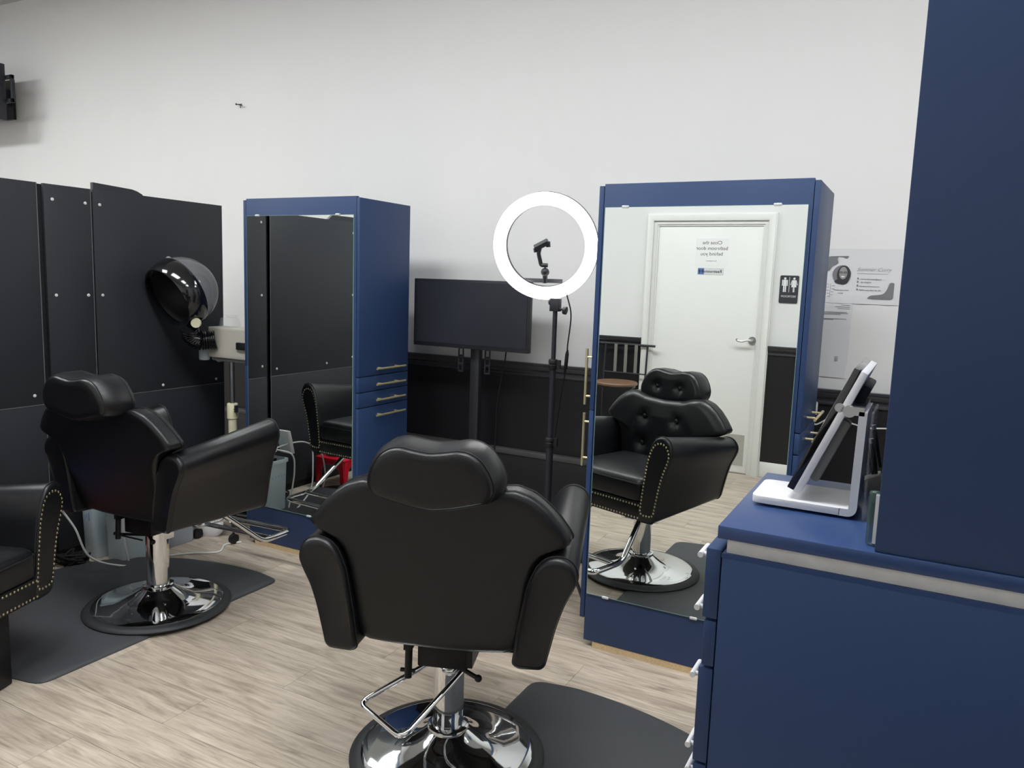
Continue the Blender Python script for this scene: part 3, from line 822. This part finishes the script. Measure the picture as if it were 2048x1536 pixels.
rr = [(.046 + (.004 if k % 3 == 0 else -.003) + .008 * k / len(hp_)) for k in range(len(hp_))]
put('flexible_hose', tube(hp_, rr, 16), M['glossblack'], t, smooth=True, angle=80)
bx = smooth_outline([(-3.545, 3.02), (-3.215, 3.02), (-3.215, 3.16), (-3.545, 3.16)], .03, 4)
put('steamer_box', loft([[(a * .97 - 3.38 * .03, b, 1.005) for a, b in bx], [(a, b, 1.03) for a, b in bx], [(a, b, 1.160) for a, b in bx], [(a, b, 1.172) for a, b in bx]]), M['beige'], t, bevel=.004, smooth=True)
put('box_underside', box(-3.52, -3.22, 3.03, 3.15, .985, 1.006), M['grayp'], t, bevel=.008)
put('box_switch', box(-3.30, -3.22, 3.004, 3.022, 1.06, 1.10), M['black'], t, bevel=.005)
put('water_jar', merge(loft([[(-3.435 + s * math.cos(2 * PI * (k + .5) / 6), 3.09 + s * math.sin(2 * PI * (k + .5) / 6), z) for k in range(6)] for s, z in ((.055, 1.174), (.060, 1.18), (.052, 1.222), (.045, 1.226))]), cyl((-3.42, 3.09, 1.226), (-3.42, 3.09, 1.24), .03, .034, n=16)), M['clear'], t, smooth=True)
put('drip_bottle', lathe([(.026, .0), (.030, .008), (.030, .060), (.026, .074), (.016, .082)], (-3.560, 3.02, .985), n=20), M['frost'], t, smooth=True)
put('box_bracket', prism([(-3.53, 1.07), (-3.53, .995), (-3.48, .975), (-3.46, .985), (-3.46, 1.07)], 3.04, 3.08, 'xz'), M['beige'], t, bevel=.006)
put('pole', cyl((-3.39, 3.06, .60), (-3.39, 3.06, 1.0), .014, n=16), M['silver'], t, smooth=True)
put('pole_sleeve', lathe([(.024, .12), (.024, .66), (.030, .665), (.030, .745), (.027, .75)], (-3.39, 3.06, 0), n=24), M['cream'], t, smooth=True)
put('height_screw', merge(cyl((-3.39, 3.06, .72), (-3.34, 3.04, .722), .006, n=8), box(-3.345, -3.335, 3.03, 3.05, .705, .745)), M['silver'], t)
for k in range(5):
    a = math.radians(-43 + 72 * k)
    ex, ey = -3.39 + math.cos(a) * .20, 3.06 + math.sin(a) * .20
    lg = put('leg', cyl((-3.39, 3.06, .10), (ex, ey, .075), .017, .012, n=10), M['under'], t, smooth=True)
    put('caster', merge(cyl((ex - .012, ey, .028), (ex + .012, ey, .028), .027, n=20), cyl((ex, ey, .03), (ex, ey, .08), .007, n=8)), M['black'], lg, smooth=True)

# ------------------------------------------------------------------ storage tubs and clutter by the partition
def tub(name, x0, x1, y0, y1, h, m, label, parent=None):
    cx, cy = (x0 + x1) / 2, (y0 + y1) / 2
    def lp(s, z, k=0): 
        q = smooth_outline([(x0, y0), (x1, y0), (x1, y1), (x0, y1)], .025, 3)
        return [(cx + (a - cx) * s + (k if a > cx else -k), cy + (b - cy) * s + (k if b > cy else -k), z) for a, b in q]
    loops = [lp(.90, .002), lp(.92, .006), lp(1.0, h - .02), lp(1.0, h - .02, .008), lp(1.0, h, .008), lp(.97, h), lp(.89, .012)]
    o = put(name, loft(loops), m, smooth=True, angle=50)
    return tag(o, label, 'storage tub')
tb = tub('storage_tub', -3.735, -3.625, 2.37, 2.66, .345, M['tub'], 'clear blue-tinted tub holding a teal towel, against the partition')
put('marker_scribble', merge(*[box(-3.70 + k * .016, -3.697 + k * .016, 2.372, 2.374, .20 + (k % 2) * .01, .225 + (k % 3) * .008) for k in range(3)]), M['inkb'], tb)
o = put('folded_towel', loft([[(-3.69 + .045 * s * math.cos(t), 2.52 + .12 * s * math.sin(t), z) for t in [2 * PI * i / 16 for i in range(16)]] for s, z in ((.9, .05), (1.0, .08), (1.05, .2), (.95, .30), (.5, .33))]), M['teal'], smooth=True)
tag(o, 'pale teal towel stuffed in the tall clear tub', 'towel')
tb2 = tub('storage_tub', -3.60, -3.45, 2.405, 2.615, .335, M['tub'], 'clear tub with marker writing and a power strip on top')
g = []
for k in range(6):
    z = .225; yb = 2.43 + k * .025
    g += [box(-3.4535, -3.4515, yb, yb + .003, z, z + .03), box(-3.4535, -3.4515, yb, yb + .016, z + (.027 if k % 2 else .012), z + (.030 if k % 2 else .015))]
for k in range(4):
    z = .12; yb = 2.45 + k * .025
    g += [box(-3.4585, -3.4565, yb, yb + .003, z, z + .025), box(-3.4585, -3.4565, yb, yb + .014, z + .011, z + .014)]
put('marker_writing', merge(*g), M['inkb'], tb2)
for nm, b_, m_, lb in (('product_box', (-3.57, -3.53, 2.44, 2.52, .02, .13), 'pink', 'pink and white carton inside the tub with marker writing'), ('product_box', (-3.52, -3.48, 2.48, 2.54, .02, .20), 'white', 'white carton standing inside the tub with marker writing')):
    o = put(nm, box(*b_), M[m_], bevel=.004); tag(o, lb, 'carton')
o = put('cable_heap', merge(*[tube(spline([(-3.53 + random.uniform(-.05, .05), 2.51 + random.uniform(-.07, .07), .20 + random.uniform(0, .14)) for _ in range(6)], 4), .009, 6) for _ in range(7)]), M['hair'], smooth=True)
tag(o, 'black cables heaped in the tub under the power strip', 'cables')
t = thing('power_strip', (-3.50, 2.56, .36), 'white power strip with plug lying on the clear tub', 'power strip', rz=0)
put('strip_body', box(-3.505, -3.465, 2.48, 2.62, .385, .425), M['white'], t, bevel=.006)
put('strip_label', box(-3.4655, -3.4635, 2.50, 2.56, .395, .415), M['cream'], t)
put('cord', tube(spline([(-3.485, 2.48, .405), (-3.47, 2.36, .42), (-3.47, 2.22, .40), (-3.50, 2.05, .30), (-3.55, 1.95, .12), (-3.60, 1.92, .01)]), .005, 8), M['wcord'], t, smooth=True)
put('cord', tube(spline([(-3.475, 2.48, .40), (-3.42, 2.40, .36), (-3.415, 2.385, .25), (-3.425, 2.40, .12), (-3.43, 2.42, .022)]), .005, 8), M['wcord'], t, smooth=True)
put('floor_cord', tube(spline([(-3.22, 2.955, .006), (-3.26, 2.88, .005), (-3.20, 2.78, .005), (-3.30, 2.69, .005), (-3.36, 2.60, .006), (-3.39, 2.50, .006), (-3.40, 2.38, .012), (-3.43, 2.22, .10), (-3.46, 2.17, .25), (-3.50, 2.13, .35)]), .005, 8), M['wcord'], t, smooth=True)
o = put('plastic_cover', loft([[(-3.52 + a * .10 + b * .02, 2.335 + c_ * .03 + b * .06, .345 + b * .17 + d) for (a, c_) in ((-.5, -.5), (.5, -.5), (.5, .5), (-.5, .5))] for b, d in ((0, 0), (.55, .0), (1, -.01))]), M['white'], bevel=.006)
tag(o, 'white plastic cover leaning on the tub edge', 'cover')
o = tub('storage_tub', -3.60, -3.455, 2.64, 2.855, .215, M['tubg'], 'low grey plastic tub beside the dryer stand')
o = put('carton', box(-3.59, -3.50, 2.66, 2.72, .225, .30), M['white'], bevel=.003); tag(o, 'small white carton on the low grey tub', 'carton')
o = put('white_bag', loft([[(-3.50 + s * .115 * math.cos(t) * (1 + .08 * math.sin(3 * t)), 2.955 + s * .055 * math.sin(t), z) for t in [2 * PI * i / 20 for i in range(20)]] for s, z in ((.75, .0), (1.0, .03), (1.05, .08), (.9, .13), (.6, .16), (.2, .175))]), M['wbag'], smooth=True)
tag(o, 'crumpled white plastic bag on the floor beside the dryer casters', 'bag')
o = put('cable_tangle', merge(*[tube(spline([(-3.66 + random.uniform(-.07, .07), 2.27 + random.uniform(-.06, .06), .008 + random.uniform(0, .05)) for _ in range(7)], 4), .006, 6) for _ in range(9)]), M['hair'], smooth=True)
tag(o, 'black cable tangle on the floor at the partition foot', 'cables')

# red stool and blue bag
t = thing('step_stool', (-3.57, 1.74, 0), 'red plastic step stool between the armchair and the partition', 'stool')
sx0, sx1, sy0, sy1 = -3.70, -3.44, 1.585, 1.885
put('stool_top', box(sx0, sx1, sy0, sy1, .195, .222), M['red'], t, bevel=.012, seg=3)
for ya, yb_, s in ((sy0, sy1, 0), (sx0, sx1, 1)):
    pass
arch = [(0, .0), (.035, .0), (.045, .13), (.075, .165), (.13, .175), (.185, .165), (.215, .13), (.225, .0), (.26, .0), (.25, .205), (.01, .205)]
put('stool_skirt', prism([(sx0 + a, b) for a, b in arch], sy0 + .002, sy0 + .022, 'xz'), M['red'], t, bevel=.004)
put('stool_skirt', prism([(sx0 + a, b) for a, b in arch], sy1 - .022, sy1 - .002, 'xz'), M['red'], t, bevel=.004)
arch2 = [(a * .30 / .26, b) for a, b in arch]
put('stool_skirt', prism([(sy0 + a, b) for a, b in arch2], sx0 + .002, sx0 + .022, 'yz'), M['red'], t, bevel=.004)
put('stool_skirt', prism([(sy0 + a, b) for a, b in arch2], sx1 - .022, sx1 - .002, 'yz'), M['red'], t, bevel=.004)
o = put('blue_bag', loft([[(-3.58 + s * .10 * math.cos(t) * (1 + .1 * math.sin(4 * t)), 1.72 + s * .13 * math.sin(t), z) for t in [2 * PI * i / 22 for i in range(22)]] for s, z in ((.8, .224), (1.0, .24), (.98, .28), (.7, .31), (.3, .325))]), M['bag'], smooth=True)
tag(o, 'crumpled blue plastic bag resting on the red step stool', 'bag')

# ------------------------------------------------------------------ navy counter and tower in the foreground
DX0, DY0, DY1 = -.258, 1.237, 1.66
t = thing('counter_cabinet', (.15, 1.45, 0), 'navy drawer counter in the right foreground, tablet stand on it', 'cabinet')
put('carcass', box(DX0, .55, DY0, DY1, .02, 1.055), M['blue'], t, bevel=.0015)
put('lip_strip', box(DX0 - .001, .551, DY0 - .0015, DY0 + .0, 1.047, 1.055), M['blue2'], t)
put('laminate_strip', box(DX0 + .006, .55, DY0 + .004, DY1, 1.055, 1.0785), M['marble'], t)
put('counter_top', box(DX0 - .009, .56, DY0 - .003, DY1 + .004, 1.0785, 1.10), M['blue2'], t, bevel=.0015)
for z0, z1, dx, hs in ((.939, 1.058, .026, (1.040, .948)), (.856, .935, .022, ()), (.683, .852, .026, (.828, .70)), (.50, .679, .024, (.655,)), (.30, .496, .024, (.47,)), (.06, .296, .024, (.27,))):
    dr = put('drawer', box(DX0 - dx, DX0 - .002, DY0 + .001, DY1 - .003, z0, z1), M['blue'], t, bevel=.0015)
    for hz_ in hs:
        bar_handle(DX0 - dx, DY0 + .012, DY0 + .065, hz_, 'handle', dr, 'white', off=.012, sgn=-1, r=.0050)
t = thing('tall_cabinet', (.25, 1.45, 1.10), 'tall plain navy cabinet standing on the counter, filling the right edge', 'cabinet')
put('carcass', box(-.037, .54, DY0 + .0, DY1, 1.1005, 1.99), M['blue'], t, bevel=.0015)
put('side_door', box(.54, .558, DY0, DY1, 1.1005, 1.99), M['blue'], t, bevel=.0012)

# tablet stand
t = thing('tablet_stand', (-.165, 1.46, 1.10), 'white point-of-sale tablet stand with tilted screen on the navy counter', 'tablet stand')
bo = [(a, b) for a, b in smooth_outline([(-.247, 1.392), (-.060, 1.392), (-.060, 1.530), (-.247, 1.530)], .016, 4)]
bo = [(min(a, -.100), b) for a, b in bo if a < -.100 or True]
bo = [p for i, p in enumerate(bo) if p != bo[i - 1]]
put('base', loft([[(a, b, z) for a, b in bo] for z in (1.105, 1.118)]), M['white'], t, bevel=.003)
put('base_foot', lathe([(.045, 1.1005), (.055, 1.106)], (-.17, 1.46, 0), n=32), M['white'], t, smooth=True)
armp = rounded([(-.102, 0, 1.1115), (-.081, 0, 1.1115), (-.078, 0, 1.285)], .022, 7)
arm_o = [(p.x, p.z) for p in armp]
lo = []
for i, p in enumerate(armp):
    d = (armp[min(i + 1, len(armp) - 1)] - armp[max(i - 1, 0)]).normalized(); nrm2 = Vector((d.z, 0, -d.x)) * .0065
    lo.append([(p.x - nrm2.x, 1.392, p.z - nrm2.z), (p.x + nrm2.x, 1.392, p.z + nrm2.z), (p.x + nrm2.x, 1.530, p.z + nrm2.z), (p.x - nrm2.x, 1.530, p.z - nrm2.z)])
put('upright', loft(lo), M['white'], t, smooth=True, angle=50)
put('hinge', merge(cyl((-.100, 1.40, 1.283), (-.100, 1.52, 1.283), .0105, n=20), cyl((-.116, 1.405, 1.287), (-.116, 1.515, 1.287), .008, n=16), box(-.10, -.076, 1.392, 1.53, 1.278, 1.292)), M['silver'], t, smooth=True)
A, B_ = Vector((-.176, 1.130)), Vector((-.084, 1.350))
d = (B_ - A).normalized(); nn = Vector((-d.y, d.x))
def slab(o0, o1, a, b): 
    return [tuple(A + d * a + nn * o0), tuple(A + d * a + nn * o1), tuple(A + d * b + nn * o1), tuple(A + d * b + nn * o0)]
Lt = (B_ - A).length
put('tablet_back', prism(slab(-.0085, .004, 0, Lt), 1.405, 1.655, 'xz'), M['white'], t, bevel=.0015)
put('tablet_screen', prism(slab(.004, .016, .002, Lt), 1.4055, 1.6545, 'xz'), M['glossblack'], t, bevel=.0012)
put('cable_channel', prism(slab(-.024, -.006, .025, Lt * .62), 1.44, 1.47, 'xz'), M['grayp'], t, bevel=.006)
put('card_reader', prism(slab(-.024, -.006, Lt * .74, Lt * .90), 1.45, 1.60, 'xz'), M['black'], t, bevel=.004)
o = put('acrylic_sleeve', box(-.066, -.061, 1.395, 1.52, 1.101, 1.285), M['clear'], bevel=.002); tag(o, 'clear acrylic box standing behind the tablet stand', 'acrylic box')
o = put('glass_block', box(-.052, -.036, 1.262, 1.274, 1.101, 1.185), M['glassg'], bevel=.004, seg=3); tag(o, 'green-edged glass frame standing against the tall navy cabinet', 'glass frame')
put('white_insert', box(-.0425, -.0365, 1.2615, 1.272, 1.105, 1.180), M['paper'], o)
# plug ends on a grey block behind the counter
o = put('grey_block', prism([(-.098, 1.101), (-.04, 1.101), (-.052, 1.140), (-.092, 1.118)], 1.60, 1.645, 'xz'), M['grayp'], bevel=.003); tag(o, 'small dark grey block at the back of the counter', 'block')
for k, (xa, za, tx_, tz, w, lb) in enumerate(((-.064, 1.135, -.0805, 1.186, .0045, 'lowest black charging plug leaning left behind the tablet stand'),
                                       (-.058, 1.135, -.0710, 1.195, .0048, 'middle black charging plug with rounded tip behind the tablet stand'),
                                       (-.052, 1.150, -.0690, 1.222, .0040, 'tallest black charging plug with silver tip behind the tablet stand'))):
    c_ = put('charging_plug', tube([(xa, 1.62, za), (tx_, 1.62, tz)], [w * .6, w], 8), M['black']); tag(c_, lb, 'plug')
    dx_, dz_ = tx_ - xa, tz - za; L_ = math.hypot(dx_, dz_)
    put('metal_tip', tube([(tx_, 1.62, tz), (tx_ + dx_ / L_ * .009, 1.62, tz + dz_ / L_ * .009)], w * 1.02, 8), M['silver'], c_)

# ------------------------------------------------------------------ things seen in the right mirror, at the door side of the room
yd = YF + .0125
s1 = put('door_notice', box(-1.690, -1.430, yd, yd + .0006, 1.655, 1.872), M['paper'])
tag(s1, 'white sheet asking people to close the bathroom door', 'notice')
for tx, z, sz in (('Close the', 1.826, .040), ('bathroom door', 1.782, .040), ('behind you', 1.738, .040), ('By management', 1.692, .013)):
    lettering(tx, sz, (-1.56, yd + .0008, z), '+y', M['ink'], s1, align='CENTER')
s2 = put('restroom_sticker', box(-1.665, -1.455, yd, yd + .0008, 1.585, 1.640), M['paper2'])
tag(s2, 'small blue and grey restrooms sticker under the door notice', 'sign')
lettering('Restrooms', .033, (-1.470, yd + .001, 1.602), '+y', M['ink'], s2, bold=.0006)
put('blue_field', box(-1.662, -1.612, yd + .0008, yd + .0012, 1.588, 1.637), M['inkb'], s2)
def figure(x, z, s, y, m, parent, skirt, up=1):
    g = [cyl((x, y, z + s * .92), (x, y + .001, z + s * .92), s * .075, n=14)]
    if skirt:
        g.append(prism([(x - s * .10, z + s * .82), (x + s * .10, z + s * .82), (x + s * .17, z + s * .34), (x - s * .17, z + s * .34)], y, y + .001, 'xz'))
        g += [box(x - s * .05, x - s * .01, y, y + .001, z, z + s * .34), box(x + s * .01, x + s * .05, y, y + .001, z, z + s * .34)]
        g += [prism([(x + q * s * .10, z + s * .82), (x + q * s * .15, z + s * .80), (x + q * s * .24, z + s * .50), (x + q * s * .19, z + s * .47)], y, y + .001, 'xz') for q in (-1, 1)]
    else:
        g.append(box(x - s * .11, x + s * .11, y, y + .001, z + s * .42, z + s * .83))
        g += [box(x - s * .10, x - s * .015, y, y + .001, z, z + s * .42), box(x + s * .015, x + s * .10, y, y + .001, z, z + s * .42)]
        g += [box(x - s * .19, x - s * .13, y, y + .001, z + s * .42, z + s * .82), box(x + s * .13, x + s * .19, y, y + .001, z + s * .42, z + s * .82)]
    put('pictogram', merge(*g), m, parent)
figure(-1.648, 1.592, .038, yd + .0012, M['ink'], s2, False); figure(-1.625, 1.592, .038, yd + .0012, M['ink'], s2, True)
pq = put('restroom_plaque', prism(smooth_outline([(-1.022, 1.385), (-.884, 1.385), (-.884, 1.596), (-1.022, 1.596)], .012, 4), YF + .001, YF + .006, 'xz'), M['plaque'])
tag(pq, 'black restroom plaque with white figures beside the bathroom door', 'sign')
figure(-.985, 1.470, .112, YF + .006, M['white'], pq, False); figure(-.918, 1.470, .112, YF + .006, M['white'], pq, True)
put('divider', box(-.954, -.951, YF + .006, YF + .007, 1.468, 1.585), M['white'], pq)
lettering('RESTROOM', .021, (-.953, YF + .0065, 1.430), '+y', M['white'], pq, align='CENTER')

# bar stool by the door
t = thing('bar_stool', (-2.22, -.36, 0), 'black metal stool with slatted back and round brown wooden seat', 'stool')
put('seat', lathe([(.160, .665), (.172, .672), (.175, .685), (.168, .694), (.10, .690)], (-2.205, -.34, 0), n=40), M['stoolwood'], t, smooth=True)
put('seat_ring', lathe([(.150, .650), (.158, .652), (.158, .666), (.14, .668)], (-2.205, -.34, 0), n=32), M['pole'], t, smooth=True)
bx0, bx1, yb0 = -2.40, -2.03, -.55
put('top_rail', tube([(bx0 - .05, yb0 - .02, .985), (bx1 + .065, yb0 - .02, .985)], .010, 10), M['pole'], t, smooth=True)
put('lower_rail', tube([(bx0, yb0, .745), (bx1, yb0, .745)], .006, 8), M['pole'], t, smooth=True)
for x in (bx0, bx1):
    put('leg', tube([(x, yb0 - .02, .985), (x, yb0, .70), (x, yb0 - .0, .01)], .009, 8), M['pole'], t, smooth=True)
for x in (bx0 + .02, bx1 - .02):
    put('leg', tube(rounded([(x, -.30, .655), (x, -.18, .62), (x, -.14, .01)], .06), .009, 8), M['pole'], t, smooth=True)
for k in range(3):
    x = bx0 + .095 + k * .090
    put('back_slat', box(x - .013, x + .013, yb0 - .014, yb0 - .008, .745, .985), M['grayp'], t)
put('foot_ring', merge(tube([(bx0, yb0, .25), (bx0 + .02, -.15, .25)], .006, 8), tube([(bx1, yb0, .25), (bx1 - .02, -.15, .25)], .006, 8), tube([(bx0 + .02, -.15, .25), (bx1 - .02, -.15, .25)], .006, 8)), M['pole'], t, smooth=True)
